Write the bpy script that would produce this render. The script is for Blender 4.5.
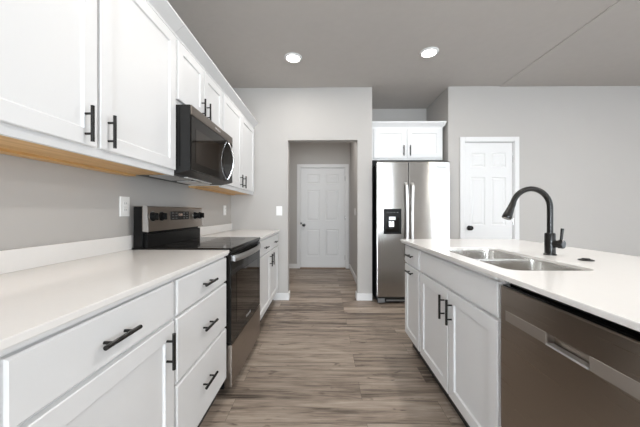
import bpy, bmesh, math, random
from mathutils import Vector
random.seed(7)
S = bpy.context.scene
COL = S.collection
for o in list(bpy.data.objects):
    bpy.data.objects.remove(o)
PI = math.pi

# ---------------------------------------------------------------- camera
CAM_H = 1.137
cd = bpy.data.cameras.new('camera')
cam = bpy.data.objects.new('camera', cd)
COL.objects.link(cam)
cam.location = (0, 0, CAM_H)
cam.rotation_euler = (PI / 2, 0, 0.0159)
cd.sensor_width = 36.0
cd.lens = 274.2 / 640 * 36
cd.shift_y = -1.26 / 640
cd.clip_start = 0.02
S.camera = cam

# ---------------------------------------------------------------- world, daylight, exposure
W = bpy.data.worlds.new('sky')
S.world = W
W.use_nodes = True
bg = W.node_tree.nodes['Background']
bg.inputs['Color'].default_value = (0.80, 0.90, 1.0, 1)
bg.inputs['Strength'].default_value = 1.2
vs = S.view_settings
S.cycles.diffuse_bounces = 8
vs.view_transform = 'Standard'
vs.look = 'None'
vs.gamma = 1.0
vs.use_curve_mapping = False
vs.exposure = 0.5


def area(name, loc, rot, sx, sy, power, color=(1, 1, 1)):
    l = bpy.data.lights.new(name, 'AREA')
    l.shape = 'RECTANGLE'
    l.size, l.size_y = sx, sy
    l.energy = power
    l.color = color
    o = bpy.data.objects.new(name, l)
    COL.objects.link(o)
    o.location = loc
    o.rotation_euler = rot
    return o


# daylight by the windows behind and right of the camera, plus added fill
DAY = (0.84, 0.925, 1.0)
area('daylight_right_a', (5.65, -1.9, 1.45), (0, PI / 2, 0), 2.0, 1.95, 16, DAY)
area('daylight_right_b', (5.65, 0.95, 1.45), (0, PI / 2, 0), 1.9, 1.95, 16, DAY)
area('daylight_rear_a', (2.42, -4.65, 1.2), (PI / 2, 0, 0), 0.7, 2.1, 46, DAY)
area('daylight_rear_b', (4.86, -4.65, 1.2), (PI / 2, 0, 0), 0.8, 2.1, 52, DAY)
area('fill_rear_c', (0.05, -4.65, 1.2), (PI / 2, 0, 0), 1.7, 2.1, 210, DAY)  # unseen rear source, widened and strengthened as fill along the aisle
area('fill_left', (-1.46, -2.3, 1.5), (0, -PI / 2, 0), 1.4, 1.7, 480, DAY)  # added fill from behind left, brightens the island fronts

# ---------------------------------------------------------------- materials


def nt(name):
    m = bpy.data.materials.new(name)
    m.use_nodes = True
    return m, m.node_tree, m.node_tree.nodes, m.node_tree.links, m.node_tree.nodes['Principled BSDF']


def paint(name, col, rough=0.5, metal=0.0, spec=0.5, bump=0.0, bscale=200.0, var=0.0, vscale=3.0, coat=0.0):
    m, t, N, L, P = nt(name)
    P.inputs['Base Color'].default_value = (*col, 1)
    P.inputs['Roughness'].default_value = rough
    P.inputs['Metallic'].default_value = metal
    P.inputs['Specular IOR Level'].default_value = spec
    if coat:
        P.inputs['Coat Weight'].default_value = coat
        P.inputs['Coat Roughness'].default_value = 0.03
    tc = N.new('ShaderNodeTexCoord')
    if bump:
        n = N.new('ShaderNodeTexNoise')
        n.inputs['Scale'].default_value = bscale
        n.inputs['Detail'].default_value = 3
        L.new(tc.outputs['Object'], n.inputs['Vector'])
        b = N.new('ShaderNodeBump')
        b.inputs['Strength'].default_value = bump
        b.inputs['Distance'].default_value = 0.002
        L.new(n.outputs['Fac'], b.inputs['Height'])
        L.new(b.outputs['Normal'], P.inputs['Normal'])
    n2 = N.new('ShaderNodeTexNoise')
    n2.inputs['Scale'].default_value = vscale
    L.new(tc.outputs['Object'], n2.inputs['Vector'])
    mx = N.new('ShaderNodeMix')
    mx.data_type = 'RGBA'
    mx.inputs['A'].default_value = (*[c * (1 - var) for c in col], 1)
    mx.inputs['B'].default_value = (*[min(1, c * (1 + var)) for c in col], 1)
    L.new(n2.outputs['Fac'], mx.inputs['Factor'])
    L.new(mx.outputs['Result'], P.inputs['Base Color'])
    return m


def steel(name, col, rough, aniso=0.0, axis='X', scale=400.0):
    """brushed metal; axis = direction of the brushing"""
    m, t, N, L, P = nt(name)
    P.inputs['Base Color'].default_value = (*col, 1)
    P.inputs['Metallic'].default_value = 1.0
    P.inputs['Roughness'].default_value = rough
    tc = N.new('ShaderNodeTexCoord')
    mp = N.new('ShaderNodeMapping')
    s = {'X': (2, scale, scale), 'Y': (scale, 2, scale), 'Z': (scale, scale, 2)}[axis]
    mp.inputs['Scale'].default_value = s
    L.new(tc.outputs['Object'], mp.inputs['Vector'])
    n = N.new('ShaderNodeTexNoise')
    n.inputs['Scale'].default_value = 1.0
    n.inputs['Detail'].default_value = 2
    L.new(mp.outputs['Vector'], n.inputs['Vector'])
    mr = N.new('ShaderNodeMapRange')
    mr.inputs['To Min'].default_value = rough - 0.015
    mr.inputs['To Max'].default_value = rough + 0.015
    L.new(n.outputs['Fac'], mr.inputs['Value'])
    L.new(mr.outputs['Result'], P.inputs['Roughness'])
    if aniso:
        P.inputs['Anisotropic'].default_value = aniso
        P.inputs['Anisotropic Rotation'].default_value = 0.25
        tg = N.new('ShaderNodeTangent')
        tg.direction_type = 'RADIAL'
        tg.axis = 'Z'
        L.new(tg.outputs['Tangent'], P.inputs['Tangent'])
    return m


def wood_floor():
    m, t, N, L, P = nt('grey_oak_planks')
    tc = N.new('ShaderNodeTexCoord')
    br = N.new('ShaderNodeTexBrick')
    br.offset = 0.37
    br.inputs['Color1'].default_value = (0, 0, 0, 1)
    br.inputs['Color2'].default_value = (1, 1, 1, 1)
    br.inputs['Mortar'].default_value = (0.5, 0.5, 0.5, 1)
    br.inputs['Scale'].default_value = 1.0
    br.inputs['Mortar Size'].default_value = 0.0008
    br.inputs['Mortar Smooth'].default_value = 0.2
    br.inputs['Brick Width'].default_value = 1.22
    br.inputs['Row Height'].default_value = 0.18
    L.new(tc.outputs['Object'], br.inputs['Vector'])
    # shift the grain per plank
    sep = N.new('ShaderNodeSeparateXYZ')
    L.new(tc.outputs['Object'], sep.inputs[0])
    mul = N.new('ShaderNodeMath')
    mul.operation = 'MULTIPLY'
    mul.inputs[1].default_value = 37.0
    L.new(br.outputs['Color'], mul.inputs[0])
    cmb = N.new('ShaderNodeCombineXYZ')
    L.new(sep.outputs['X'], cmb.inputs['X'])
    L.new(sep.outputs['Y'], cmb.inputs['Y'])
    L.new(mul.outputs[0], cmb.inputs['Z'])

    def noise(scale, detail, sx, sy, dist=0.0, rough=0.5):
        mp = N.new('ShaderNodeMapping')
        mp.inputs['Scale'].default_value = (sx, sy, 1)
        L.new(cmb.outputs[0], mp.inputs['Vector'])
        n = N.new('ShaderNodeTexNoise')
        n.inputs['Scale'].default_value = scale
        n.inputs['Detail'].default_value = detail
        n.inputs['Distortion'].default_value = dist
        n.inputs['Roughness'].default_value = rough
        L.new(mp.outputs['Vector'], n.inputs['Vector'])
        return n
    grain = noise(1.0, 8, 2.6, 60, 0.9, 0.72)
    broad = noise(1.0, 4, 1.6, 16, 1.0, 0.6)
    knots = noise(1.0, 3, 6.0, 24, 0.8)
    ramp = N.new('ShaderNodeValToRGB')
    e = ramp.color_ramp.elements
    e[0].position, e[0].color = 0.36, (0.06, 0.045, 0.035, 1)
    e[1].position, e[1].color = 0.66, (0.46, 0.385, 0.315, 1)
    e2 = ramp.color_ramp.elements.new(0.5)
    e2.color = (0.28, 0.224, 0.179, 1)
    add = N.new('ShaderNodeMix')
    add.data_type = 'FLOAT'
    add.inputs['Factor'].default_value = 0.5
    L.new(grain.outputs['Fac'], add.inputs['A'])
    L.new(broad.outputs['Fac'], add.inputs['B'])
    pl = N.new('ShaderNodeMath')
    pl.operation = 'MULTIPLY_ADD'
    pl.inputs[1].default_value = 0.13
    pl.inputs[2].default_value = -0.065
    L.new(br.outputs['Color'], pl.inputs[0])
    sm = N.new('ShaderNodeMath')
    sm.operation = 'ADD'
    L.new(add.outputs['Result'], sm.inputs[0])
    L.new(pl.outputs[0], sm.inputs[1])
    L.new(sm.outputs[0], ramp.inputs['Fac'])
    kr = N.new('ShaderNodeMapRange')
    kr.inputs['From Min'].default_value = 0.625
    kr.inputs['From Max'].default_value = 0.72
    kr.inputs['To Max'].default_value = 0.75
    L.new(knots.outputs['Fac'], kr.inputs['Value'])
    mk = N.new('ShaderNodeMix')
    mk.data_type = 'RGBA'
    mk.inputs['B'].default_value = (0.07, 0.05, 0.04, 1)
    L.new(kr.outputs['Result'], mk.inputs['Factor'])
    L.new(ramp.outputs['Color'], mk.inputs['A'])
    ms = N.new('ShaderNodeMix')
    ms.data_type = 'RGBA'
    ms.inputs['B'].default_value = (0.06, 0.046, 0.037, 1)
    L.new(br.outputs['Fac'], ms.inputs['Factor'])
    L.new(mk.outputs['Result'], ms.inputs['A'])
    L.new(ms.outputs['Result'], P.inputs['Base Color'])
    P.inputs['Roughness'].default_value = 0.42
    P.inputs['Specular IOR Level'].default_value = 0.4
    b = N.new('ShaderNodeBump')
    b.inputs['Strength'].default_value = 0.12
    b.inputs['Distance'].default_value = 0.002
    L.new(grain.outputs['Fac'], b.inputs['Height'])
    L.new(b.outputs['Normal'], P.inputs['Normal'])
    return m


def maple():
    m, t, N, L, P = nt('unfinished_maple')
    tc = N.new('ShaderNodeTexCoord')
    mp = N.new('ShaderNodeMapping')
    mp.inputs['Scale'].default_value = (40, 2.5, 40)
    L.new(tc.outputs['Object'], mp.inputs['Vector'])
    n = N.new('ShaderNodeTexNoise')
    n.inputs['Scale'].default_value = 1
    n.inputs['Detail'].default_value = 4
    L.new(mp.outputs['Vector'], n.inputs['Vector'])
    r = N.new('ShaderNodeValToRGB')
    r.color_ramp.elements[0].position = 0.3
    r.color_ramp.elements[0].color = (0.52, 0.29, 0.10, 1)
    r.color_ramp.elements[1].position = 0.7
    r.color_ramp.elements[1].color = (0.72, 0.46, 0.20, 1)
    L.new(n.outputs['Fac'], r.inputs['Fac'])
    L.new(r.outputs['Color'], P.inputs['Base Color'])
    P.inputs['Roughness'].default_value = 0.45
    return m


def emit(name, col, strength):
    m, t, N, L, P = nt(name)
    P.inputs['Base Color'].default_value = (*col, 1)
    P.inputs['Emission Color'].default_value = (*col, 1)
    P.inputs['Emission Strength'].default_value = strength
    return m


def pane_glass():
    m, t, N, L, P = nt('window_glass')
    tr = N.new('ShaderNodeBsdfTransparent')
    gl = N.new('ShaderNodeBsdfGlossy')
    gl.inputs['Roughness'].default_value = 0.02
    fr = N.new('ShaderNodeFresnel')
    fr.inputs['IOR'].default_value = 1.45
    mx = N.new('ShaderNodeMixShader')
    L.new(fr.outputs[0], mx.inputs[0])
    L.new(tr.outputs[0], mx.inputs[1])
    L.new(gl.outputs[0], mx.inputs[2])
    L.new(mx.outputs[0], N['Material Output'].inputs['Surface'])
    return m


M = {}
M['wall'] = paint('greige_wall_paint', (0.468, 0.452, 0.434), 0.75, spec=0.25, bump=0.12, bscale=160, var=0.015)
M['ceiling'] = paint('greige_ceiling_texture', (0.50, 0.478, 0.456), 0.9, spec=0.15, bump=0.8, bscale=30, var=0.03, vscale=14)
M['trim'] = paint('white_trim_paint', (0.73, 0.73, 0.73), 0.5, spec=0.25, var=0.005)
M['white'] = paint('white_cabinet_paint', (0.735, 0.74, 0.745), 0.48, spec=0.25, var=0.006)
M['quartz'] = paint('white_quartz', (0.80, 0.783, 0.762), 0.14, var=0.015, vscale=60)
M['floor'] = wood_floor()
M['maple'] = maple()
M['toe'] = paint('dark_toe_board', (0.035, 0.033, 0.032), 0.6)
M['bronze'] = paint('dark_bronze', (0.009, 0.008, 0.007), 0.24, spec=0.35)
M['steel'] = steel('stainless_steel', (0.47, 0.455, 0.435), 0.17, 1.0, 'X')
M['steel_y'] = steel('stainless_steel_brushed', (0.33, 0.29, 0.255), 0.28, 0.75, 'Y')
M['steel_light'] = steel('stainless_satin', (0.80, 0.79, 0.78), 0.45, 0.0, 'Y')
M['steel_dark'] = steel('dark_stainless', (0.23, 0.20, 0.175), 0.3, 0.7, 'Y')
M['steel_bar'] = steel('stainless_bar', (0.58, 0.57, 0.56), 0.35, 0.0, 'Y')
M['steel_trim'] = steel('stainless_trim', (0.52, 0.49, 0.46), 0.4, 0.0, 'Y')
M['chrome'] = paint('satin_chrome', (0.72, 0.72, 0.72), 0.2, metal=1.0)
M['sink'] = steel('sink_steel', (0.68, 0.66, 0.63), 0.2, 0.0, 'Y', 120)
M['blackglass'] = paint('black_glass', (0.008, 0.007, 0.006), 0.05, spec=0.2)
M['oven_window'] = paint('oven_window_glass', (0.014, 0.009, 0.006), 0.04, spec=0.35)
M['black'] = paint('black_plastic', (0.006, 0.006, 0.006), 0.35, spec=0.15)
M['charcoal'] = paint('charcoal_metal', (0.014, 0.0135, 0.013), 0.4, spec=0.25)
M['ring'] = paint('burner_ring_grey', (0.10, 0.095, 0.09), 0.15)
M['plate'] = paint('white_plastic', (0.85, 0.85, 0.84), 0.3)
M['slot'] = paint('slot_grey', (0.35, 0.35, 0.35), 0.5)
M['lens'] = emit('lamp_diffuser', (1.0, 0.95, 0.88), 12.0)
M['screen'] = paint('display_black', (0.01, 0.01, 0.01), 0.08)
M['digits'] = emit('display_digits', (0.55, 0.40, 0.32), 0.05)
M['panelgrey'] = emit('dispenser_light', (0.80, 0.83, 0.86), 0.2)
M['threshold'] = paint('oak_threshold', (0.24, 0.16, 0.10), 0.5, var=0.1, vscale=20)
M['badge'] = paint('badge_silver', (0.75, 0.75, 0.75), 0.3, metal=0.8)
M['badge_dark'] = paint('badge_grey', (0.20, 0.20, 0.20), 0.4, metal=0.5)
M['glass'] = pane_glass()

# ---------------------------------------------------------------- mesh helpers
WL = {}            # world origin of every object


def new_bm():
    return bmesh.new()


def box(bm, x0, x1, y0, y1, z0, z1, bev=0.0, seg=2):
    t = bmesh.new()
    x0, x1 = min(x0, x1), max(x0, x1)
    y0, y1 = min(y0, y1), max(y0, y1)
    z0, z1 = min(z0, z1), max(z0, z1)
    v = [t.verts.new((x, y, z)) for x in (x0, x1) for y in (y0, y1) for z in (z0, z1)]
    for f in ((0, 1, 3, 2), (4, 6, 7, 5), (0, 4, 5, 1), (2, 3, 7, 6), (0, 2, 6, 4), (1, 5, 7, 3)):
        t.faces.new([v[i] for i in f])
    if bev:
        bmesh.ops.bevel(t, geom=t.edges[:], offset=bev, segments=seg, profile=0.7, affect='EDGES')
    me = bpy.data.meshes.new('tmp')
    t.to_mesh(me)
    t.free()
    bm.from_mesh(me)
    bpy.data.meshes.remove(me)
    return bm


def tube(bm, pts, r, n=12, caps=True):
    """round tube through points; r a number or a list"""
    pts = [Vector(p) for p in pts]
    rs = r if isinstance(r, (list, tuple)) else [r] * len(pts)
    T = []
    for i in range(len(pts)):
        a = pts[max(i - 1, 0)]
        b = pts[min(i + 1, len(pts) - 1)]
        T.append((b - a).normalized())
    up = Vector((0, 0, 1)) if abs(T[0].z) < 0.9 else Vector((1, 0, 0))
    nrm = T[0].cross(up).normalized()
    rings = []
    for i, p in enumerate(pts):
        nrm = (nrm - T[i] * nrm.dot(T[i])).normalized()
        b = T[i].cross(nrm)
        rings.append([bm.verts.new(p + (nrm * math.cos(2 * PI * k / n) + b * math.sin(2 * PI * k / n)) * rs[i]) for k in range(n)])
    for i in range(len(rings) - 1):
        for k in range(n):
            bm.faces.new((rings[i][k], rings[i][(k + 1) % n], rings[i + 1][(k + 1) % n], rings[i + 1][k]))
    if caps:
        bm.faces.new(rings[0][::-1])
        bm.faces.new(rings[-1])
    return bm


def lathe(bm, prof, origin, axis, n=24):
    """prof = [(r, h)...] along axis vector from origin"""
    o = Vector(origin)
    a = Vector(axis).normalized()
    up = Vector((0, 0, 1)) if abs(a.z) < 0.9 else Vector((1, 0, 0))
    u = a.cross(up).normalized()
    w = a.cross(u)
    rings = []
    for r, h in prof:
        if r < 1e-6:
            rings.append([bm.verts.new(o + a * h)])
        else:
            rings.append([bm.verts.new(o + a * h + (u * math.cos(2 * PI * k / n) + w * math.sin(2 * PI * k / n)) * r) for k in range(n)])
    for A, B in zip(rings, rings[1:]):
        for k in range(n):
            k2 = (k + 1) % n
            if len(A) == 1 and len(B) == 1:
                continue
            if len(A) == 1:
                bm.faces.new((A[0], B[k2], B[k]))
            elif len(B) == 1:
                bm.faces.new((A[k], A[k2], B[0]))
            else:
                bm.faces.new((A[k], A[k2], B[k2], B[k]))
    return bm


def prism(bm, poly, mapf, l0, l1):
    """poly in (a, b), swept along l; mapf(a, b, l) -> xyz"""
    A = [bm.verts.new(mapf(a, b, l0)) for a, b in poly]
    B = [bm.verts.new(mapf(a, b, l1)) for a, b in poly]
    n = len(poly)
    for i in range(n):
        bm.faces.new((A[i], A[(i + 1) % n], B[(i + 1) % n], B[i]))
    bm.faces.new(A[::-1])
    bm.faces.new(B)
    return bm


def leaf(bm, mapf, us, zs, cells, prof, t, ch=0.002):
    """a door leaf: grid of u and z breaks, cells = set of (i, j) that carry nested loops prof = [(inset, n)...]"""
    def V(u, z, n):
        return bm.verts.new(mapf(u, z, n))
    u0, u1, z0, z1 = us[0], us[-1], zs[0], zs[-1]

    def rect(a, b, c, d, n):
        return [V(a, c, n), V(b, c, n), V(b, d, n), V(a, d, n)]

    def bridge(A, B):
        for k in range(4):
            bm.faces.new((A[k], A[(k + 1) % 4], B[(k + 1) % 4], B[k]))
    back = rect(u0, u1, z0, z1, 0)
    mid = rect(u0, u1, z0, z1, t - ch)
    bm.faces.new(back[::-1])
    bridge(back, mid)
    us = [u0 + ch] + us[1:-1] + [u1 - ch]
    zs = [z0 + ch] + zs[1:-1] + [z1 - ch]
    bridge(mid, rect(us[0], us[-1], zs[0], zs[-1], t))
    for i in range(len(us) - 1):
        for j in range(len(zs) - 1):
            a = rect(us[i], us[i + 1], zs[j], zs[j + 1], t)
            if (i, j) in cells:
                prev = a
                for d, n in prof:
                    nx = rect(us[i] + d, us[i + 1] - d, zs[j] + d, zs[j + 1] - d, t + n)
                    bridge(prev, nx)
                    prev = nx
                bm.faces.new(prev)
            else:
                bm.faces.new(a)
    bmesh.ops.remove_doubles(bm, verts=bm.verts[:], dist=1e-5)
    return bm


def rrect(x0, x1, y0, y1, r, n=6):
    out = []
    for cx, cy, a0 in ((x1 - r, y1 - r, 0), (x0 + r, y1 - r, PI / 2), (x0 + r, y0 + r, PI), (x1 - r, y0 + r, 1.5 * PI)):
        for k in range(n + 1):
            a = a0 + PI / 2 * k / n
            out.append((cx + r * math.cos(a), cy + r * math.sin(a)))
    return out


def plate_holes(bm, outer, holes, z0, z1):
    """flat slab with holes between z0 and z1"""
    loops = [outer] + holes
    for z in (z0, z1):
        es = []
        for lp in loops:
            vs_ = [bm.verts.new((x, y, z)) for x, y in lp]
            es += [bm.edges.new((vs_[i], vs_[(i + 1) % len(vs_)])) for i in range(len(vs_))]
        bmesh.ops.triangle_fill(bm, edges=es, use_beauty=True)
    for lp in loops:
        n = len(lp)
        for i in range(n):
            a, b = lp[i], lp[(i + 1) % n]
            bm.faces.new([bm.verts.new((p[0], p[1], z)) for p, z in ((a, z0), (b, z0), (b, z1), (a, z1))])
    bmesh.ops.remove_doubles(bm, verts=bm.verts[:], dist=1e-6)
    return bm


def obj(name, bm, mat, parent=None, smooth=False, bevel=0.0):
    bmesh.ops.recalc_face_normals(bm, faces=bm.faces[:])
    lo = Vector((min(v.co.x for v in bm.verts), min(v.co.y for v in bm.verts), min(v.co.z for v in bm.verts)))
    hi = Vector((max(v.co.x for v in bm.verts), max(v.co.y for v in bm.verts), max(v.co.z for v in bm.verts)))
    c = (lo + hi) / 2
    for v in bm.verts:
        v.co -= c
    if smooth:
        for f in bm.faces:
            f.smooth = True
        for e in bm.edges:
            if len(e.link_faces) == 2 and e.calc_face_angle(0) > 0.7:
                e.smooth = False
    me = bpy.data.meshes.new(name)
    bm.to_mesh(me)
    bm.free()
    me.materials.append(M[mat])
    o = bpy.data.objects.new(name, me)
    COL.objects.link(o)
    if parent:
        o.parent = parent
        o.location = c - WL[parent.as_pointer()]
    else:
        o.location = c
    WL[o.as_pointer()] = c
    return o


def thing(name, label, cat, loc, group=None):
    o = bpy.data.objects.new(name, None)
    o.empty_display_size = 0.1
    COL.objects.link(o)
    o.location = loc
    WL[o.as_pointer()] = Vector(loc)
    o['label'] = label
    o['category'] = cat
    if group:
        o['group'] = group
    return o


def struct(name, bm, mat, **k):
    o = obj(name, bm, mat, **k)
    o['kind'] = 'structure'
    return o


def struct_root(name, loc):
    o = bpy.data.objects.new(name, None)
    o.empty_display_size = 0.1
    COL.objects.link(o)
    o.location = loc
    WL[o.as_pointer()] = Vector(loc)
    o['kind'] = 'structure'
    return o


def text(name, body, size, center, right, up, mat, parent, depth=0.0006):
    cu = bpy.data.curves.new(name, 'FONT')
    cu.body = body
    cu.size = size
    cu.extrude = depth
    cu.align_x = 'CENTER'
    cu.align_y = 'CENTER'
    tmp = bpy.data.objects.new('tmp', cu)
    COL.objects.link(tmp)
    dg = bpy.context.evaluated_depsgraph_get()
    me = bpy.data.meshes.new_from_object(tmp.evaluated_get(dg))
    bpy.data.objects.remove(tmp)
    r, u = Vector(right), Vector(up)
    n = r.cross(u)
    c = Vector(center)
    bm = bmesh.new()
    bm.from_mesh(me)
    bpy.data.meshes.remove(me)
    for v in bm.verts:
        v.co = c + r * v.co.x + u * v.co.y + n * v.co.z
    return obj(name, bm, mat, parent)


def wall(name, plane, a0, a1, n0, n1, z0, z1, holes=(), mat='wall'):
    """plane 'x': wall runs along y between a0..a1, thickness x n0..n1; plane 'y': runs along x"""
    bm = new_bm()

    def B(a, b, c, d):
        if b - a < 1e-4 or d - c < 1e-4:
            return
        if plane == 'x':
            box(bm, n0, n1, a, b, c, d)
        else:
            box(bm, a, b, n0, n1, c, d)
    cur = a0
    for h0, h1, c, d in sorted(holes):
        B(cur, h0, z0, z1)
        B(h0, h1, z0, c)
        B(h0, h1, d, z1)
        cur = h1
    B(cur, a1, z0, z1)
    return struct(name, bm, mat)


# ---------------------------------------------------------------- the room
XW, D, CEIL = -1.218, 3.5465, 2.75
XR, YR = 5.4, -4.4
T = 0.12
HALL_Y, HALL_XR, HALL_XL = 5.56, 0.52, -1.6
OP0, OP1, OPZ = -0.471, 0.428, 2.07
N0, N1, NB = 0.616, 1.592, 4.30
PD0, PD1, PDZ = 1.79, 2.43, 2.045      # pantry door hole
HD0, HD1, HDZ = -0.492, 0.428, 2.045    # hall door hole

bm = new_bm()
box(bm, HALL_XL - T, XR + T, YR - T, HALL_Y + T, -0.08, 0)
struct('floor', bm, 'floor')
bm = new_bm()
CR = 2.245
box(bm, HALL_XL - T, CR, YR - T, HALL_Y + T, CEIL, CEIL + 0.1)
box(bm, CR, XR + T, YR - T, HALL_Y + T, CEIL - 0.007, CEIL + 0.1)
struct('ceiling', bm, 'ceiling')

LW = [(-3.15, -1.45, 0.8, 2.2)]  # opening for the added fill window
wall('wall_left', 'x', YR, D, XW - T, XW, 0, CEIL, LW)
# the far wall with the hall opening, the refrigerator niche and the pantry door hole
bm = new_bm()
box(bm, HALL_XL - T, OP0, D, D + T, 0, CEIL)
box(bm, OP0, OP1, D, D + T, OPZ, CEIL)
box(bm, OP1, N0, D, D + T, 0, CEIL)
box(bm, N1, PD0, D, D + T, 0, CEIL)
box(bm, PD0, PD1, D, D + T, PDZ, CEIL)
box(bm, PD1, XR + T, D, D + T, 0, CEIL)
struct('wall_far', bm, 'wall')
wall('wall_hall_right', 'x', D + T, HALL_Y, HALL_XR, N0, 0, CEIL)
wall('wall_hall_left', 'x', D + T, HALL_Y, HALL_XL - T, HALL_XL, 0, CEIL)
wall('wall_hall_far', 'y', HALL_XL - T, N0, HALL_Y, HALL_Y + T, 0, CEIL, [(HD0, HD1, 0, HDZ)])
wall('wall_niche_far', 'y', N0, N1 + T, NB, NB + T, 0, CEIL)
wall('wall_niche_right', 'x', D + T, NB, N1, N1 + T, 0, CEIL)
RW = [(-2.9, -0.9, 0.45, 2.4), (0.0, 1.9, 0.45, 2.4)]
wall('wall_right', 'x', YR - T, D, XR, XR + T, 0, CEIL, RW)
BW = [(-0.85, 0.95, 0.08, 2.25), (2.05, 2.80, 0.08, 2.25), (4.42, 5.28, 0.08, 2.25)]  # first opening widened to let fill light down the aisle
wall('wall_rear', 'y', XW - T, XR, YR - T, YR, 0, CEIL, BW)


def window(name, plane, h, n):
    a0, a1, z0, z1 = h
    w = 0.05
    c = (n, (a0 + a1) / 2, z0) if plane == 'x' else ((a0 + a1) / 2, n, z0)
    r = struct_root(name, c)
    f = new_bm()
    p = new_bm()

    def B(bm, a, b, c_, d, t0, t1):
        if plane == 'x':
            box(bm, n + t0, n + t1, a, b, c_, d)
        else:
            box(bm, a, b, n + t0, n + t1, c_, d)
    m = (a0 + a1) / 2
    for a, b in ((a0, a0 + w), (m - w / 2, m + w / 2), (a1 - w, a1)):
        B(f, a, b, z0, z1, 0.03, 0.09)
    for s, e in ((a0 + w, m - w / 2), (m + w / 2, a1 - w)):
        B(f, s, e, z0, z0 + w, 0.03, 0.09)
        B(f, s, e, z1 - w, z1, 0.03, 0.09)
        B(p, s, e, z0 + w, z1 - w, 0.057, 0.061)
    obj('window_frame', f, 'trim', r)
    obj('pane', p, 'glass', r)
    cs = new_bm()
    k = 0.065
    s0, s1 = (-0.016, 0.0) if plane == 'x' and n > 0 else (T, T + 0.016)
    B(cs, a0 - k, a0, z0 - k, z1 + k, s0, s1)
    B(cs, a1, a1 + k, z0 - k, z1 + k, s0, s1)
    B(cs, a0, a1, z1, z1 + k, s0, s1)
    B(cs, a0, a1, z0 - k, z0, s0, s1)
    obj('casing', cs, 'trim', r)


window('window_1', 'x', RW[0], XR)
window('window_2', 'x', RW[1], XR)
window('fill_window_6', 'x', LW[0], XW - T)  # added unseen window, there only to carry the left fill
window('fill_window_3', 'y', BW[0], YR - T)  # unseen window sized for the aisle fill
window('window_4', 'y', BW[1], YR - T)
window('window_5', 'y', BW[2], YR - T)

# baseboards
BH, BT = 0.092, 0.014


def base_run(name, segs):
    bm = new_bm()
    for x0, x1, y0, y1 in segs:
        box(bm, x0, x1, y0, y1, 0, BH, 0.003, 1)
    return struct(name, bm, 'trim')


base_run('baseboard_far', [(-0.66, OP0 + BT, D - BT, D), (OP0, OP0 + BT, D, D + T),
                           (OP1 - BT, N0, D - BT, D), (OP1 - BT, OP1, D, D + T),
                           (N1, PD0 - 0.055, D - BT, D), (PD1 + 0.055, XR, D - BT, D)])
base_run('baseboard_hall_far', [(HALL_XL, HD0 - 0.064, HALL_Y - BT, HALL_Y), (HD1 + 0.066, HALL_XR, HALL_Y - BT, HALL_Y)])
base_run('baseboard_hall_right', [(HALL_XR - BT, HALL_XR, D + T, HALL_Y - BT)])
base_run('baseboard_hall_left', [(HALL_XL, HALL_XL + BT, D + T, HALL_Y - BT)])
base_run('baseboard_right', [(XR - BT, XR, YR, D - BT)])
base_run('baseboard_rear', [(XW, -0.93, YR, YR + BT), (1.03, 1.97, YR, YR + BT), (2.88, 4.34, YR, YR + BT)])
base_run('baseboard_left', [(XW, XW + BT, YR + BT, -0.14)])


def six_panel_door(name, x0, x1, top, yw, recess, knob_x, knob_z, hinge_left, casing):
    """door in a wall whose near face is y = yw; the leaf sits back by recess"""
    r = struct_root(name, ((x0 + x1) / 2, yw, 0))
    g = 0.012
    w = x1 - x0 - 2 * g
    a, b = x0 + g, x1 - g
    st, mu = w * 0.135, w * 0.13
    pw = (w - 2 * st - mu) / 2
    us = [a, a + st, a + st + pw, a + st + pw + mu, b - st, b]
    zb = 0.012
    h = top - g - zb
    zs = [zb, zb + h * 0.115, zb + h * 0.385, zb + h * 0.475, zb + h * 0.78, zb + h * 0.845, zb + h * 0.935, zb + h]
    bm = leaf(new_bm(), lambda u, z, n: (u, yw + recess + 0.036 - n, z), us, zs,
              {(1, 1), (3, 1), (1, 3), (3, 3), (1, 5), (3, 5)},
              [(0.006, -0.007), (0.016, -0.008), (0.034, -0.001)], 0.036, 0.002)
    obj('leaf', bm, 'trim', r)
    c = new_bm()
    k = casing
    box(c, x0 - k, x0 + 0.004, yw - 0.017, yw, 0, top + k, 0.004, 1)
    box(c, x1 - 0.004, x1 + k, yw - 0.017, yw, 0, top + k, 0.004, 1)
    box(c, x0 + 0.004, x1 - 0.004, yw - 0.017, yw, top - 0.004, top + k, 0.004, 1)
    obj('casing', c, 'trim', r)
    j = new_bm()
    box(j, x0, x0 + g - 0.002, yw, yw + T, 0, top)
    box(j, x1 - g + 0.002, x1, yw, yw + T, 0, top)
    box(j, x0 + g - 0.002, x1 - g + 0.002, yw, yw + T, top - g + 0.002, top)
    obj('jamb', j, 'trim', r)
    kb = lathe(new_bm(), [(0, 0), (0.031, 0), (0.031, 0.006), (0.012, 0.012), (0.012, 0.03), (0.026, 0.036), (0.03, 0.05), (0.024, 0.062), (0, 0.066)],
               (knob_x, yw + recess, knob_z), (0, -1, 0))
    obj('door_knob', kb, 'bronze', r, smooth=True)
    hx = x0 + 0.009 if hinge_left else x1 - 0.009
    for z in (0.22, 1.02, 1.82):
        hb = new_bm()
        tube(hb, [(hx, yw + recess - 0.006, z - 0.045), (hx, yw + recess - 0.006, z + 0.045)], 0.007, 10)
        obj('hinge', hb, 'chrome', r, smooth=True)
    return r


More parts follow.
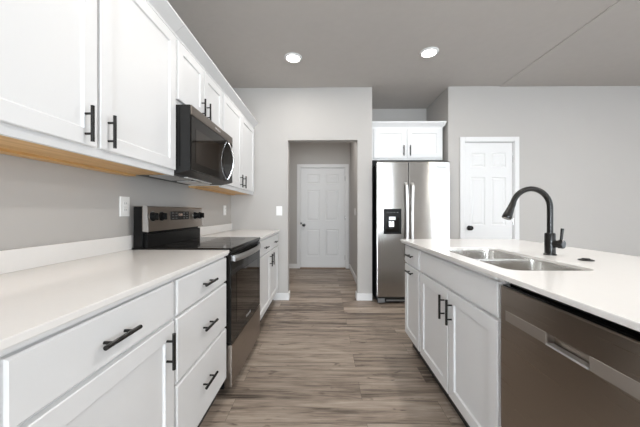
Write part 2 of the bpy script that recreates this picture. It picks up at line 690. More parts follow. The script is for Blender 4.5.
hd = six_panel_door('door_1', HD0, HD1, HDZ, HALL_Y, 0.010, -0.415, 0.875, False, 0.064)
th = new_bm()
box(th, HD0, HD1, HALL_Y - 0.05, HALL_Y + 0.006, 0.0, 0.02, 0.004, 1)
obj('threshold', th, 'threshold', hd)
dbm = lathe(new_bm(), [(0, 0), (0.02, 0), (0.02, 0.006), (0, 0.008)], (-0.474, HALL_Y + 0.002, 0.91), (0, -1, 0), 12)
obj('strike_plate', dbm, 'bronze', hd)
six_panel_door('door_2', PD0, PD1, PDZ, D, 0.018, 1.865, 0.935, False, 0.055)

# ---------------------------------------------------------------- cabinet parts
DT = 0.019          # door thickness


def pull(parent, c, axis, n):
    """bar pull: centre c on the door face, bar along axis, standing off along n"""
    c, a, n = Vector(c), Vector(axis), Vector(n)
    bm = new_bm()
    L2, P2, off, r = 0.068, 0.038, 0.028, 0.0065
    tube(bm, [c + n * off - a * L2, c + n * off + a * L2], r, 12)
    for s in (-1, 1):
        tube(bm, [c + a * P2 * s, c + n * off + a * P2 * s], 0.0045, 10)
    return obj('pull', bm, 'bronze', parent, smooth=True)


def front_map(face, d, plane):
    """face '+x': front looks to +x, back plane at x=plane; '-x'; '-y'"""
    if face == '+x':
        return lambda u, z, n: (plane + n, u, z)
    if face == '-x':
        return lambda u, z, n: (plane - n, u, z)
    return lambda u, z, n: (u, plane - n, z)


NRM = {'+x': (1, 0, 0), '-x': (-1, 0, 0), '-y': (0, -1, 0)}


def shaker(parent, face, plane, u0, u1, z0, z1, rail=0.06, name='door'):
    us = [u0, u0 + rail, u1 - rail, u1]
    zs = [z0, z0 + rail, z1 - rail, z1]
    bm = leaf(new_bm(), front_map(face, 0, plane), us, zs, {(1, 1)}, [(0.004, -0.006), (0.007, -0.008)], DT, 0.0025)
    return obj(name, bm, 'white', parent)


def slab_front(parent, face, plane, u0, u1, z0, z1, name='drawer'):
    bm = leaf(new_bm(), front_map(face, 0, plane), [u0, u1], [z0, z1], set(), [], DT, 0.005)
    return obj(name, bm, 'white', parent)


def on_face(face, plane, u, z):
    m = front_map(face, 0, plane)
    return m(u, z, DT)


# base run on the left: face frame front at XF, fronts DT proud of it
XF = -0.613
ZT, ZB = 0.907, 0.877      # top of the worktop, top of the cabinets
ZS = 0.887                 # underside of the quartz
TOE = 0.115


def base_body(t, x_back, x_face, y0, y1, sign, hollow=False):
    """carcass with the toe recess; sign +1 when the front looks to +x"""
    bm = new_bm()
    if not hollow:
        box(bm, x_back, x_face, y0, y1, TOE, ZB)
    else:
        box(bm, x_back, x_face, y0, y0 + 0.018, TOE, ZB)
        box(bm, x_back, x_face, y1 - 0.018, y1, TOE, ZB)
        box(bm, x_back, x_back - sign * -0.018, y0 + 0.018, y1 - 0.018, TOE, ZB)
        box(bm, x_face, x_face - sign * 0.02, y0 + 0.018, y1 - 0.018, TOE, ZB)
        box(bm, x_back, x_face, y0 + 0.018, y1 - 0.018, TOE, TOE + 0.018)
    obj('body', bm, 'white', t)
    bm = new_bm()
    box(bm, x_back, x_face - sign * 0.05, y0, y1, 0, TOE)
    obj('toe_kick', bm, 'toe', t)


AY = (0, 1, 0)
AZ = (0, 0, 1)
NX = (1, 0, 0)
MX = (-1, 0, 0)
DZ0 = 0.13        # bottom of door fronts
DR0, DR1 = 0.720, 0.862

# cabinet nearest the camera (its front is cut off by the frame)
t = thing('base_cabinet', 'white base cabinet at the near end of left counter, cut off by picture edge', 'cabinet', (-0.9, 0.17, 0), 'base cabinets under the left counter')
base_body(t, XW + 0.004, XF, -0.13, 0.478, 1)
d = slab_front(t, '+x', XF, -0.11, 0.472, DR0, DR1)
pull(d, on_face('+x', XF, 0.18, 0.785), AY, NX)
d = shaker(t, '+x', XF, -0.11, 0.472, DZ0, 0.707)
pull(d, on_face('+x', XF, 0.40, 0.615), AZ, NX)

t = thing('base_cabinet', 'white base cabinet with one wide drawer over one tall shaker door, nearest on left', 'cabinet', (-0.9, 0.79, 0), 'base cabinets under the left counter')
base_body(t, XW + 0.004, XF, 0.48, 1.085, 1)
d = slab_front(t, '+x', XF, 0.502, 1.076, DR0, DR1)
pull(d, on_face('+x', XF, 0.768, 0.785), AY, NX)
d = shaker(t, '+x', XF, 0.502, 1.076, DZ0, 0.707)
pull(d, on_face('+x', XF, 1.024, 0.612), AZ, NX)

t = thing('drawer_cabinet', 'white base cabinet with a stack of three flat drawers left of the range', 'cabinet', (-0.9, 1.385, 0), 'base cabinets under the left counter')
base_body(t, XW + 0.004, XF, 1.087, 1.662, 1)
for z0, z1, zp in ((DR0, DR1, 0.785), (0.445, 0.708, 0.570), (DZ0, 0.433, 0.292)):
    d = slab_front(t, '+x', XF, 1.097, 1.656, z0, z1)
    pull(d, on_face('+x', XF, 1.375, zp), AY, NX)

FB0 = 2.440
t = thing('base_cabinet', 'white base cabinet with two small drawers over two doors beyond the range', 'cabinet', (-0.9, 3.0, 0), 'base cabinets under the left counter')
base_body(t, XW + 0.004, XF, FB0, D - 0.002, 1)
MIDB = 3.02
for u0, u1 in ((FB0 + 0.02, MIDB - 0.007), (MIDB + 0.007, D - 0.035)):
    d = slab_front(t, '+x', XF, u0, u1, DR0, DR1)
    pull(d, on_face('+x', XF, (u0 + u1) / 2, 0.785), AY, NX)
    d = shaker(t, '+x', XF, u0, u1, DZ0, 0.707)
    pull(d, on_face('+x', XF, MIDB - 0.045 if u0 < 2.9 else MIDB + 0.06, 0.617), AZ, NX)

# countertops along the left wall
XS = -0.58
SPL = 0.994


def counter(label, y0, y1, more=0):
    t = thing('countertop', label, 'countertop', (-0.9, (y0 + y1) / 2, ZB), 'counters along the left wall')
    bm = new_bm()
    box(bm, XW + 0.001, XS, y0, y1, ZS, ZT, 0.003, 2)
    obj('slab', bm, 'quartz', t)
    bm = new_bm()
    box(bm, XW + 0.004, XS - 0.006, y0 + 0.002, y1 - 0.004, ZB, ZS)
    obj('support_strip', bm, 'white', t)
    bm = new_bm()
    box(bm, XW + 0.001, XW + 0.021, y0, y1 + more, ZT, SPL, 0.002, 1)
    obj('backsplash', bm, 'quartz', t)


counter('long white quartz countertop with low backsplash between camera and range', -0.15, 1.666, 0.035)
counter('short white quartz countertop with low backsplash between range and far wall', 2.436, D - 0.001)

# wall cabinets
XU = -0.903
UF = XU - DT
UZ0, UZ1, CRZ = 1.361, 2.225, 2.295


def upper(label, y0, y1, z0, doors, pulls, wood=True, end_left=False, pz=None):
    t = thing('wall_cabinet', label, 'cabinet', (-1.06, (y0 + y1) / 2, z0), 'wall cabinets above the left counter')
    bm = new_bm()
    box(bm, XW + 0.002, UF, y0, y1, z0 + 0.012, UZ1)
    box(bm, UF - 0.019, UF, y0, y1, z0, z0 + 0.012)
    obj('body', bm, 'white', t)
    if wood:
        bm = new_bm()
        box(bm, XW + 0.002, UF - 0.019, y0 + 0.001, y1 - 0.001, z0 + 0.006, z0 + 0.012)
        box(bm, XW + 0.002, XW + 0.06, y0 + 0.001, y1 - 0.001, z0 - 0.004, z0 + 0.006)
        obj('underside_panel', bm, 'maple', t)
    for (u0, u1), pu in zip(doors, pulls):
        d = shaker(t, '+x', UF, u0, u1, z0 + 0.033, 2.205)
        zc = (z0 + 0.033 + 0.078) if pz is None else pz
        pull(d, on_face('+x', UF, pu, zc), AZ, NX)
    bm = new_bm()
    prof = [(XW + 0.002, UZ1), (UF + 0.004, UZ1), (UF + 0.006, UZ1 + 0.012), (UF + 0.058, CRZ - 0.016), (UF + 0.064, CRZ - 0.012), (UF + 0.064, CRZ), (XW + 0.002, CRZ)]
    prism(bm, prof, lambda a, b, l: (a, l, b), y0, y1)
    obj('crown', bm, 'white', t)
    return t


upper('large white two-door wall cabinet nearest the camera, left of the microwave', 0.47, 1.667, UZ0,
      [(0.505, 1.078), (1.092, 1.655)], [1.022, 1.132])
upper('short white two-door wall cabinet directly above the microwave', 1.669, 2.433, 1.806,
      [(1.684, 2.044), (2.056, 2.420)], [2.004, 2.094], wood=False, pz=1.902)
upper('white two-door wall cabinet against the far wall, right of the microwave', 2.435, D - 0.002, UZ0,
      [(2.452, 2.985), (2.997, D - 0.03)], [2.93, 3.05])

# ---------------------------------------------------------------- range
R0, R1 = 1.672, 2.430
RM = (R0 + R1) / 2
t = thing('range', 'freestanding stainless electric range with black glass cooktop between left counters', 'range', (-0.9, RM, 0))
XD = -0.572
bm = new_bm()
box(bm, -1.19, XD - 0.045, R0, R1, 0.05, 0.895)
for y in (R0 + 0.06, R1 - 0.06):
    for x in (-1.12, -0.70):
        tube(bm, [(x, y, 0), (x, y, 0.05)], 0.018, 10)
obj('body', bm, 'black', t)
bm = new_bm()
box(bm, -1.19, XD + 0.004, R0 + 0.001, R1 - 0.001, 0.896, 0.917, 0.004, 2)
ck = obj('cooktop', bm, 'blackglass', t)
for x, y, r in ((-0.74, R0 + 0.19, 0.115), (-0.74, R1 - 0.19, 0.085), (-0.99, R0 + 0.19, 0.085), (-0.99, R1 - 0.19, 0.105)):
    bm = lathe(new_bm(), [(r - 0.003, 0), (r - 0.003, 0.0004), (r, 0.0004), (r, 0)], (x, y, 0.9171), (0, 0, 1), 40)
    obj('burner_ring', bm, 'ring', ck)
# backguard
bm = new_bm()
box(bm, -1.182, -1.125, R0 + 0.004, R1 - 0.004, 0.917, 1.172, 0.004, 1)
box(bm, -1.125, -1.10, R0 + 0.02, R1 - 0.02, 0.917, 1.0)
bg_ = obj('backguard', bm, 'black', t)
bm = new_bm()
prism(bm, [(-1.124, 1.02), (-1.085, 1.016), (-1.092, 1.168), (-1.098, 1.175), (-1.182, 1.176), (-1.182, 1.1725), (-1.124, 1.1725)], lambda a, b, l: (a, l, b), R0 + 0.002, R1 - 0.002)
cp = obj('control_panel', bm, 'steel_y', t)
for y0, y1 in ((R0 - 0.001, R0 + 0.0018), (R1 - 0.0018, R1 + 0.001)):
    bm = new_bm()
    prism(bm, [(-1.118, 1.018), (-1.083, 1.014), (-1.090, 1.168), (-1.098, 1.177), (-1.118, 1.177)], lambda a, b, l: (a, l, b), y0, y1)
    obj('end_cap', bm, 'chrome', t)


def pface(z):
    return -1.085 - (z - 1.016) / 0.152 * 0.007


for y in (RM - 0.33, RM - 0.235, RM + 0.235, RM + 0.33):
    bm = lathe(new_bm(), [(0, 0), (0.030, 0), (0.030, 0.006), (0.025, 0.008), (0.022, 0.026), (0.018, 0.029), (0, 0.029)], (pface(1.11), y, 1.11), (1, 0, 0.045), 24)
    box(bm, pface(1.11) + 0.026, pface(1.11) + 0.038, y - 0.006, y + 0.006, 1.088, 1.132, 0.003, 1)
    k = obj('knob', bm, 'black', cp, smooth=True)
    bm = lathe(new_bm(), [(0.031, 0), (0.034, 0.0), (0.034, 0.003), (0.031, 0.003)], (pface(1.11), y, 1.11), (1, 0, 0.045), 24)
    obj('knob_ring', bm, 'chrome', cp, smooth=True)
bm = new_bm()
box(bm, pface(1.08), pface(1.11) + 0.004, RM - 0.13, RM + 0.13, 1.082, 1.143, 0.002, 1)
obj('display', bm, 'screen', cp)
for y in (RM - 0.1, RM - 0.055, RM + 0.055, RM + 0.1):
    for z in (1.093, 1.112, 1.131):
        bm = new_bm()
        box(bm, pface(1.11) + 0.004, pface(1.11) + 0.005, y - 0.012, y + 0.012, z - 0.003, z + 0.003)
        obj('button', bm, 'badge_dark', cp)
text('clock', '12:00', 0.026, (pface(1.11) + 0.0046, RM, 1.118), (0, 1, 0), (0, 0, 1), 'digits', cp)
# oven door
bm = new_bm()
box(bm, XD - 0.045, XD, R0 + 0.003, R1 - 0.003, 0.325, 0.876, 0.004, 2)
dr = obj('oven_door', bm, 'blackglass', t)
bm = new_bm()
box(bm, XD, XD + 0.0012, R0 + 0.11, R1 - 0.11, 0.42, 0.745)
obj('oven_window', bm, 'oven_window', dr)
bm = new_bm()
box(bm, XD - 0.03, XD - 0.004, R0 + 0.004, R1 - 0.004, 0.880, 0.894)
obj('vent_gap', bm, 'black', t)
# bowed flat handle
bm = new_bm()
n = 28
rows = []
for i in range(n + 1):
    s = -1 + 2 * i / n
    y = RM + s * 0.345
    b = 0.012 + 0.030 * (1 - abs(s) ** 2.6)
    x = XD + b
    rows.append([bm.verts.new(p) for p in ((x - 0.010, y, 0.832), (x, y, 0.828), (x + 0.004, y, 0.848), (x, y, 0.868), (x - 0.010, y, 0.866))])
for A, B in zip(rows, rows[1:]):
    for k in range(5):
        bm.faces.new((A[k], A[(k + 1) % 5], B[(k + 1) % 5], B[k]))
bm.faces.new(rows[0])
bm.faces.new(rows[-1][::-1])
for y in (RM - 0.335, RM + 0.335):
    box(bm, XD, XD + 0.014, y - 0.012, y + 0.012, 0.834, 0.862)
obj('handle', bm, 'steel_bar', dr)
text('badge', 'Whirlpool', 0.026, (XD + 0.0008, RM, 0.375), (0, 1, 0), (0, 0, 1), 'badge', dr)
bm = new_bm()
box(bm, XD - 0.045, XD + 0.002, R0 + 0.003, R1 - 0.003, 0.06, 0.318, 0.005, 2)
obj('storage_drawer', bm, 'steel_y', t)

# ---------------------------------------------------------------- microwave
MX0 = -0.818
m0, m1 = R0 + 0.001, R1 - 0.001
t = thing('microwave', 'black and stainless over-the-range microwave with bowed handle', 'microwave', (-1.02, RM, 1.376))
bm = new_bm()
prism(bm, [(XW + 0.003, 1.378), (MX0 - 0.10, 1.376), (MX0 - 0.008, 1.396), (MX0 - 0.008, 1.800), (XW + 0.003, 1.800)], lambda a, b, l: (a, l, b), m0, m1)
obj('body', bm, 'charcoal', t)
bm = new_bm()
box(bm, MX0 - 0.0075, MX0, m0, m1, 1.398, 1.738, 0.003, 1)
dr = obj('door', bm, 'blackglass', t)
bm = new_bm()
box(bm, MX0, MX0 + 0.0012, m0 + 0.06, m1 - 0.22, 1.45, 1.665)
obj('door_window', bm, 'oven_window', dr)
bm = new_bm()
box(bm, MX0 - 0.0075, MX0 + 0.001, m0, m1, 1.740, 1.800, 0.003, 1)
tg = obj('top_trim', bm, 'steel_dark', t)
text('badge', 'Whirlpool', 0.024, (MX0 + 0.0014, RM + 0.04, 1.768), (0, 1, 0), (0, 0, 1), 'badge', tg)
bm = new_bm()
pts = []
for i in range(25):
    s = -1 + 2 * i / 24
    pts.append((MX0 + 0.004 + 0.046 * (1 - s * s), m1 - 0.125, 1.572 + s * 0.158))
tube(bm, pts, 0.0085, 10)
obj('handle', bm, 'chrome', dr, smooth=True)
bm = new_bm()
for k in range(2):
    y0 = m0 + 0.08 + k * 0.33
    box(bm, -1.13, -0.98, y0, y0 + 0.25, 1.370, 1.377)
obj('grease_filter', bm, 'steel_light', t)
bm = new_bm()
box(bm, -0.955, -0.93, RM - 0.2, RM + 0.2, 1.371, 1.377)
obj('cooktop_lamp', bm, 'plate', t)
bm = new_bm()
for k in range(3):
    y = m0 - 0.0008
    box(bm, MX0 - 0.075 - k * 0.02, MX0 - 0.068 - k * 0.02, y, y + 0.001, 1.42, 1.78)
obj('side_vent', bm, 'black', t)

# ---------------------------------------------------------------- refrigerator and the cabinet over it
F0, F1, FY = 0.650, 1.556, 3.41
t = thing('refrigerator', 'tall stainless side-by-side refrigerator with black water dispenser in far niche', 'refrigerator', ((F0 + F1) / 2, 3.8, 0))
bm = new_bm()
box(bm, F0 + 0.006, F1 - 0.006, FY + 0.065, 4.24, 0.03, 1.745)
for x in (F0 + 0.08, F1 - 0.08):
    for y in (FY + 0.12, 4.18):
        tube(bm, [(x, y, 0), (x, y, 0.031)], 0.022, 10)
obj('body', bm, 'charcoal', t)
FS = F0 + (408.3 - 376.5) / 73 * (F1 - F0)


def fdoor(name, x0, x1):
    bm = new_bm()
    box(bm, x0, x1, FY, FY + 0.06, 0.085, 1.765, 0.010, 3)
    return obj(name, bm, 'steel', t)


d1 = fdoor('freezer_door', F0, FS - 0.003)
d2 = fdoor('refrigerator_door', FS + 0.003, F1)
for d, x, sgn in ((d1, FS - 0.040, 1), (d2, FS + 0.040, -1)):
    bm = new_bm()
    rows = []
    n = 24
    for i in range(n + 1):
        s = i / n
        z = 0.55 + s * 0.955
        e = min(1, min(s, 1 - s) / 0.06)
        y = FY - 0.012 - 0.045 * math.sin(e * PI / 2)
        xx = x + sgn * 0.010 * (1 - abs(2 * s - 1) ** 2)
        rows.append([bm.verts.new(p) for p in ((xx - 0.016, y + 0.012, z), (xx - 0.013, y, z), (xx + 0.013, y, z), (xx + 0.016, y + 0.012, z))])
    for A, B in zip(rows, rows[1:]):
        for k in range(4):
            bm.faces.new((A[k], A[(k + 1) % 4], B[(k + 1) % 4], B[k]))
    bm.faces.new(rows[0])
    bm.faces.new(rows[-1][::-1])
    for z in (0.565, 1.49):
        box(bm, x - 0.012, x + 0.012, FY - 0.014, FY, z - 0.014, z + 0.014)
    obj('handle', bm, 'steel_light', d)
# dispenser
X0, X1 = 0.735, 0.953
Z0, Z1 = 0.868, 1.180
bm = new_bm()
box(bm, X0, X1, FY - 0.006, FY, Z0, Z1, 0.003, 1)
dp = obj('dispenser', bm, 'black', t)
bm = new_bm()
prism(bm, [(Z0 + 0.025, 0), (Z0 + 0.025, 0.004), (Z1 - 0.11, 0.001), (Z1 - 0.11, 0)], lambda a, b, l: (l, FY - 0.006 - b, a), X0 + 0.03, X1 - 0.03)
obj('recess_face', bm, 'blackglass', dp)
bm = new_bm()
box(bm, X0 + 0.065, X0 + 0.145, FY - 0.009, FY - 0.006, Z1 - 0.138, Z1 - 0.098, 0.002, 1)
obj('light_panel', bm, 'panelgrey', dp)
bm = new_bm()
box(bm, X0 + 0.065, X0 + 0.128, FY - 0.018, FY - 0.009, Z1 - 0.225, Z1 - 0.155, 0.006, 2)
obj('paddle', bm, 'chrome', dp)
for k in range(4):
    bm = new_bm()
    box(bm, X0 + 0.04 + k * 0.04, X0 + 0.058 + k * 0.04, FY - 0.0072, FY - 0.006, Z1 - 0.05, Z1 - 0.042)
    obj('button', bm, 'badge_dark', dp)
text('badge', 'Whirlpool', 0.030, (F1 - 0.115, FY - 0.0005, 1.695), (1, 0, 0), (0, 0, 1), 'badge_dark', d2)
bm = new_bm()
box(bm, F0 + 0.01, F1 - 0.01, FY + 0.012, FY + 0.06, 0.018, 0.078, 0.004, 1)
gr = obj('base_grille', bm, 'charcoal', t)
bm = new_bm()
for x0, x1 in ((F0 + 0.015, F0 + 0.10), (F1 - 0.10, F1 - 0.015)):
    box(bm, x0, x1, FY + 0.004, FY + 0.02, 0.012, 0.066, 0.006, 2)
box(bm, F0 + 0.12, F1 - 0.12, FY + 0.006, FY + 0.013, 0.035, 0.05)
obj('grille_cover', bm, 'badge_dark', gr)
for x in (F0 + 0.05, F1 - 0.05):
    bm = new_bm()
    box(bm, x - 0.03, x + 0.03, FY + 0.02, FY + 0.11, 1.746, 1.775, 0.004, 1)
    obj('hinge_cover', bm, 'charcoal', t)

CY = 3.60
C0, C1 = 0.628, 1.548
t = thing('wall_cabinet', 'white two-door cabinet above the stainless refrigerator', 'cabinet', ((C0 + C1) / 2, 3.95, 1.822))
bm = new_bm()
box(bm, C0, C1, CY + DT, NB - 0.002, 1.822, 2.245)
obj('body', bm, 'white', t)
CM = (C0 + C1) / 2 - 0.012
for u0, u1, pu in ((C0 + 0.02, CM - 0.008, CM - 0.042), (CM + 0.008, C1 - 0.02, CM + 0.042)):
    d = shaker(t, '-y', CY + DT, u0, u1, 1.845, 2.228, 0.058)
    pull(d, (pu, CY, 1.94), AZ, (0, -1, 0))
bm = new_bm()
prof = [(NB - 0.002, 2.2455), (CY + DT - 0.004, 2.2455), (CY + DT - 0.006, 2.257), (CY - 0.03, 2.297), (CY - 0.034, 2.301), (CY - 0.034, 2.315), (NB - 0.002, 2.315)]
prism(bm, prof, lambda a, b, l: (l, a, b), N0 + 0.001, C1)
prism(bm, [(C1, 2.2455), (C1 + 0.006, 2.257), (C1 + 0.028, 2.297), (C1 + 0.030, 2.301), (C1 + 0.030, 2.315), (C1, 2.315)], lambda a, b, l: (a, l, b), CY - 0.034, NB - 0.002)
obj('crown', bm, 'white', t)

# ---------------------------------------------------------------- island
XI = 0.682            # face of the door fronts
IF = XI + DT          # face frame
IB = 1.30             # back of the carcasses
I0, I1, I2, I3 = 2.345, 1.978, 1.072, 0.462
t = thing('base_cabinet', 'narrow white island cabinet with drawer over pull-out door, farthest from camera', 'cabinet', (1.0, (I0 + I1) / 2, 0), 'island cabinets')
base_body(t, IB, IF, I1 + 0.001, I0, -1)
d = slab_front(t, '-x', IF, I1 + 0.015, I0 - 0.012, DR0, DR1)
pull(d, on_face('-x', IF, (I0 + I1) / 2, 0.795), AY, MX)
d = shaker(t, '-x', IF, I1 + 0.015, I0 - 0.012, 0.13, 0.707, 0.055)
pull(d, on_face('-x', IF, (I0 + I1) / 2, 0.665), AY, MX)

t = thing('sink_cabinet', 'wide white island sink cabinet with false front and two shaker doors', 'cabinet', (1.0, (I2 + I1) / 2, 0), 'island cabinets')
base_body(t, IB, IF, I2 + 0.001, I1 - 0.001, -1, hollow=True)
slab_front(t, '-x', IF, I2 + 0.018, I1 - 0.012, DR0, DR1, 'false_front')
IM = (I1 + I2) / 2
for u0, u1, pu in ((I2 + 0.018, IM - 0.006, IM - 0.045), (IM + 0.006, I1 - 0.012, IM + 0.045)):
    d = shaker(t, '-x', IF, u0, u1, 0.13, 0.707)
    pull(d, on_face('-x', IF, pu, 0.60), AZ, MX)

# seating-side panel closing the back of the run
bm = new_bm()
box(bm, IB + 0.001, IB + 0.02, I3 - 0.02, I0, 0, ZB)
obj('back_panel', bm, 'white', t)

# dishwasher
t = thing('dishwasher', 'stainless dishwasher with pocket handle at the near end of island', 'dishwasher', (1.0, (I2 + I3) / 2, 0))
w0, w1 = I3 + 0.004, I2 - 0.006
bm = new_bm()
box(bm, XI + 0.03, IB - 0.03, w0, w1, 0.10, 0.862)
obj('tub', bm, 'black', t)
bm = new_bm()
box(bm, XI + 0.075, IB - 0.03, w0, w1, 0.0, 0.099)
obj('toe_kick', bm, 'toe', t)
xo = XI - 0.004
# door with the pocket cut through its face
P0, P1, PZ0, PZ1 = 0.712, 0.848, 0.733, 0.770
bm = new_bm()
m_ = lambda u, z, n: (xo + 0.030 - n, u, z)
us = [w0, P0, P1, w1]
zs = [0.115, PZ0, PZ1, 0.856]
leaf(bm, m_, us, zs, {(1, 1)}, [(0.0015, -0.001), (0.004, -0.022)], 0.030, 0.003)
dr = obj('door', bm, 'steel_y', t)
for a, b in ((w0 + 0.025, P0 - 0.001), (P1 + 0.001, w1 - 0.030)):
    bm = new_bm()
    box(bm, xo - 0.0012, xo, a, b, PZ0, PZ1, 0.0004, 1)
    obj('trim_band', bm, 'steel_trim', dr)
bm = new_bm()
prism(bm, [(0.0, PZ0), (-0.005, PZ0 + 0.001), (-0.004, PZ0 + 0.007), (0.018, PZ0 + 0.006), (0.018, PZ0)], lambda a, b, l: (xo + a, l, b), P0 + 0.002, P1 - 0.002)
obj('pocket_handle', bm, 'steel_light', dr)
bm = new_bm()
box(bm, xo + 0.006, XI + 0.03, w0 + 0.006, w1 - 0.006, 0.8565, 0.862)
obj('control_strip', bm, 'blackglass', t)
bm = new_bm()
box(bm, XI + 0.034, XI + 0.06, w0, w1, 0.8625, 0.886)  # black strip standing in for the shade in the gap under the slab
obj('gap_backdrop', bm, 'black', t)
# small chrome mounting bracket under the slab
bm = new_bm()
box(bm, XI + 0.004, XI + 0.03, w1 - 0.03, w1 - 0.008, 0.874, 0.884)
obj('bracket', bm, 'chrome', t)

# gable closing the near end of the run
bm = new_bm()
box(bm, IF, IB, I3 - 0.02, I3, 0, ZB)
struct('trim_1', bm, 'white')

# island worktop with the sink cut-out
t = thing('island_countertop', 'broad white quartz island countertop with cut-out for the double sink', 'countertop', (1.15, 1.4, ZB))
SX0, SX1, SY0, SY1 = 0.735, 1.09, 1.096, 1.80
bm = new_bm()
IX0, IX1, IY0, IY1 = 0.655, 1.63, 0.42, 2.372
plate_holes(bm, [(IX0, IY0), (IX1, IY0), (IX1, IY1), (IX0, IY1)], [rrect(SX0, SX1, SY0, SY1, 0.055)], ZS, ZT)
sl = obj('slab', bm, 'quartz', t)
for a, b, c, d in ((IX0 + 0.006, 0.715, I2 + 0.001, IY1 - 0.008), (1.12, 1.32, I3 + 0.002, IY1 - 0.008)):
    bm = new_bm()
    box(bm, a, b, c, d, ZB, ZS)
    obj('support_strip', bm, 'white', t)
bv = sl.modifiers.new('bevel', 'BEVEL')
bv.width = 0.003
bv.segments = 2
bv.limit_method = 'ANGLE'

# sink
t = thing('sink', 'stainless undermount double-bowl sink set in the island countertop', 'sink', ((SX0 + SX1) / 2, (SY0 + SY1) / 2, 0.68))
DIV = 1.43
bowls = [(SX0 + 0.002, SX1 - 0.002, SY0 + 0.002, DIV - 0.012), (SX0 + 0.002, SX1 - 0.002, DIV + 0.012, SY1 - 0.002)]
rz = ZT - 0.013
holes = [rrect(a, b, c, d, 0.05) for a, b, c, d in bowls]
bm = new_bm()
plate_holes(bm, rrect(SX0 + 0.0005, SX1 - 0.0005, SY0 + 0.0005, SY1 - 0.0005, 0.0545), holes, rz - 0.003, rz)
obj('rim', bm, 'sink', t)
for x0, x1, y0, y1 in bowls:
    bm = new_bm()
    secs = [(0.0, rz - 0.0005), (0.001, rz - 0.012), (0.004, rz - 0.175), (0.012, rz - 0.192), (0.03, rz - 0.198)]
    rings = []
    for ins, z in secs:
        rings.append([bm.verts.new((x, y, z)) for x, y in rrect(x0 + ins, x1 - ins, y0 + ins, y1 - ins, 0.05 - ins * 0.5)])
    for A, B in zip(rings, rings[1:]):
        for k in range(len(A)):
            bm.faces.new((A[k], A[(k + 1) % len(A)], B[(k + 1) % len(A)], B[k]))
    bm.faces.new(rings[-1])
    bw = obj('basin', bm, 'sink', t, smooth=True)
    bm = lathe(new_bm(), [(0, 0.001), (0.025, 0.001), (0.03, 0.003), (0.043, 0.003), (0.045, 0)], ((x0 + x1) / 2, (y0 + y1) / 2, rz - 0.1979), (0, 0, 1))
    obj('drain', bm, 'chrome', bw, smooth=True)

# faucet
FX, FYY = 1.218, 1.50
t = thing('faucet', 'dark bronze gooseneck pull-down faucet standing behind the sink', 'faucet', (FX, FYY, ZT))
bm = lathe(new_bm(), [(0, 0), (0.0285, 0), (0.0285, 0.005), (0.0245, 0.008), (0.0245, 0.112), (0.022, 0.118), (0, 0.118)], (FX, FYY, ZT), (0, 0, 1), 28)
obj('base', bm, 'bronze', t, smooth=True)
bm = new_bm()
pts = [(FX, FYY, ZT + 0.11), (FX, FYY, ZT + 0.20), (FX, FYY, ZT + 0.252)]
Rr = 0.104
for k in range(1, 17):
    a = PI * 0.92 * k / 16
    pts.append((FX - Rr + Rr * math.cos(a), FYY - 0.010 * (k / 16), ZT + 0.252 + Rr * math.sin(a)))
pe = Vector(pts[-1])
dirv = (Vector(pts[-1]) - Vector(pts[-2])).normalized()
tube(bm, pts, 0.0140, 16)
obj('spout', bm, 'bronze', t, smooth=True)
bm = lathe(new_bm(), [(0, -0.002), (0.015, -0.002), (0.0155, 0.01), (0.017, 0.03), (0.0225, 0.072), (0.0232, 0.085), (0.021, 0.090), (0, 0.089)], pe, (dirv + Vector((-0.10, 0, 0))).normalized(), 20)
obj('spray_head', bm, 'bronze', t, smooth=True)
bm = lathe(new_bm(), [(0, 0.0), (0.019, 0.0), (0.019, 0.030), (0.023, 0.032), (0.023, 0.050), (0.020, 0.053), (0, 0.053)], (FX + 0.004, FYY - 0.008, ZT + 0.062), (0.42, -0.9, 0), 20)
tube(bm, [(FX + 0.021, FYY - 0.045, ZT + 0.080), (FX + 0.023, FYY - 0.046, ZT + 0.11), (FX + 0.026, FYY - 0.047, ZT + 0.145)], [0.0065, 0.0065, 0.0075], 12)
obj('lever_handle', bm, 'bronze', t, smooth=True)

t = thing('sink_button', 'small round dark button set into island countertop right of faucet', 'button', (1.250, 1.33, ZT))
bm = lathe(new_bm(), [(0, 0), (0.030, 0), (0.030, 0.004), (0.022, 0.006), (0, 0.006)], (1.250, 1.33, ZT), (0, 0, 1), 24)
obj('flange', bm, 'bronze', t, smooth=True)
bm = lathe(new_bm(), [(0, 0.0061), (0.016, 0.0061), (0.015, 0.010), (0, 0.011)], (1.250, 1.33, ZT), (0, 0, 1), 20)
obj('cap', bm, 'bronze', t, smooth=True)

# ---------------------------------------------------------------- ceiling lights


def can_light(label, x, y, power, group='recessed ceiling lights', z=CEIL):
    t = thing('recessed_light', label, 'light', (x, y, z), group)
    bm = lathe(new_bm(), [(0.068, 0.0), (0.092, 0.0), (0.092, -0.004), (0.086, -0.012), (0.074, -0.016), (0.068, -0.012)], (x, y, z), (0, 0, 1), 32)
    obj('trim_ring', bm, 'trim', t, smooth=True)
    bm = lathe(new_bm(), [(0, -0.010), (0.0675, -0.010), (0.0675, -0.004), (0, -0.004)], (x, y, z), (0, 0, 1), 32)
    obj('diffuser', bm, 'lens', t)
    l = bpy.data.lights.new('lamp', 'AREA')
    l.shape = 'DISK'
    l.size = 0.13
    l.energy = power
    l.color = (1.0, 0.955, 0.905)
    o = bpy.data.objects.new('lamp', l)
    COL.objects.link(o)
    o.parent = t
    o.location = (0, 0, -0.018)
    return t


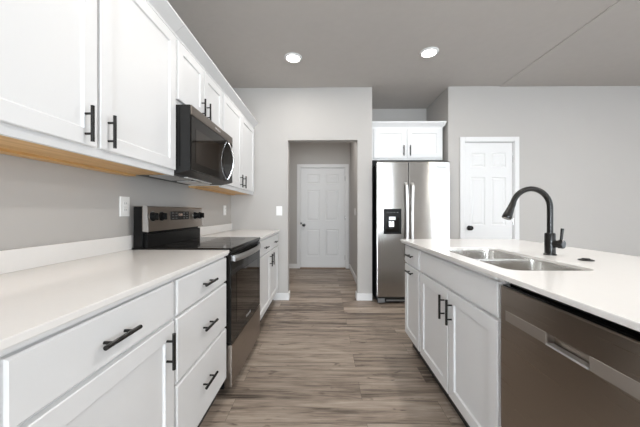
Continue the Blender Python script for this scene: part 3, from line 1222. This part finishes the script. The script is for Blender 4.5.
can_light('lit round recessed ceiling light on the left, above the aisle', -0.325, 2.855, 5.5)
can_light('lit round recessed ceiling light on the right, toward the refrigerator', 1.055, 2.78, 4)
can_light('lit round recessed ceiling light over the camera end of left counter', -0.325, 1.1, 5.5)
can_light('lit round recessed ceiling light over the camera end of island', 1.055, 1.1, 11)
can_light('added unseen round recessed fill light in the hall beyond the opening', -0.1, 4.15, 10)  # added out of view to brighten the hall door
can_light('added unseen round recessed fill light over the dining side, nearer the far wall', 3.3, 1.3, 20)  # added out of view to lighten the right part of the far wall
can_light('added unseen round recessed fill light over the dining side, behind the camera', 3.3, -1.6, 20)  # second added fill lamp, also out of view

# ---------------------------------------------------------------- wall plates


def outlet(label, c, right, n):
    t = thing('outlet', label, 'outlet', c, 'duplex outlets on the left wall')
    c, r, nn, u = Vector(c), Vector(right), Vector(n), Vector((0, 0, 1))

    def B(w, h, t0, t1, off=(0, 0)):
        bm = new_bm()
        p = [c + r * (off[0] + a * w / 2) + u * (off[1] + b * h / 2) + nn * q for a in (-1, 1) for b in (-1, 1) for q in (t0, t1)]
        box(bm, min(v.x for v in p), max(v.x for v in p), min(v.y for v in p), max(v.y for v in p), min(v.z for v in p), max(v.z for v in p), 0.001, 1)
        return bm
    pl = obj('cover_plate', B(0.078, 0.12, 0.0, 0.006), 'plate', t)
    for dz in (-0.02, 0.02):
        f = obj('receptacle', B(0.034, 0.029, 0.006, 0.008, (0, dz)), 'plate', t)
        bm = new_bm()
        for dx in (-0.007, 0.007):
            bb = B(0.003, 0.011, 0.008, 0.0085, (dx, dz))
            me = bpy.data.meshes.new('tmp')
            bb.to_mesh(me)
            bb.free()
            bm.from_mesh(me)
            bpy.data.meshes.remove(me)
        obj('slots', bm, 'slot', f)


outlet('white duplex outlet on left wall just left of the range', (XW, 1.650, 1.172), (0, 1, 0), (1, 0, 0))
outlet('white duplex outlet on left wall near the far corner, past the range', (XW, 3.33, 1.16), (0, 1, 0), (1, 0, 0))


def switch(label, c, right, n):
    t = thing('light_switch', label, 'switch', c)
    c, r, nn, u = Vector(c), Vector(right), Vector(n), Vector((0, 0, 1))

    def B(w, h, t0, t1):
        bm = new_bm()
        p = [c + r * (a * w / 2) + u * (b * h / 2) + nn * q for a in (-1, 1) for b in (-1, 1) for q in (t0, t1)]
        return box(bm, min(v.x for v in p), max(v.x for v in p), min(v.y for v in p), max(v.y for v in p), min(v.z for v in p), max(v.z for v in p), 0.001, 1)
    obj('cover_plate', B(0.075, 0.12, 0, 0.006), 'plate', t)
    obj('rocker', B(0.034, 0.067, 0.006, 0.010), 'plate', t)


switch('white rocker light switch on far wall left of the hall opening', (-0.585, D, 1.155), (1, 0, 0), (0, -1, 0))
switch('white light switch on the right side wall inside the hall', (HALL_XR, 4.62, 1.145), (0, 1, 0), (-1, 0, 0))
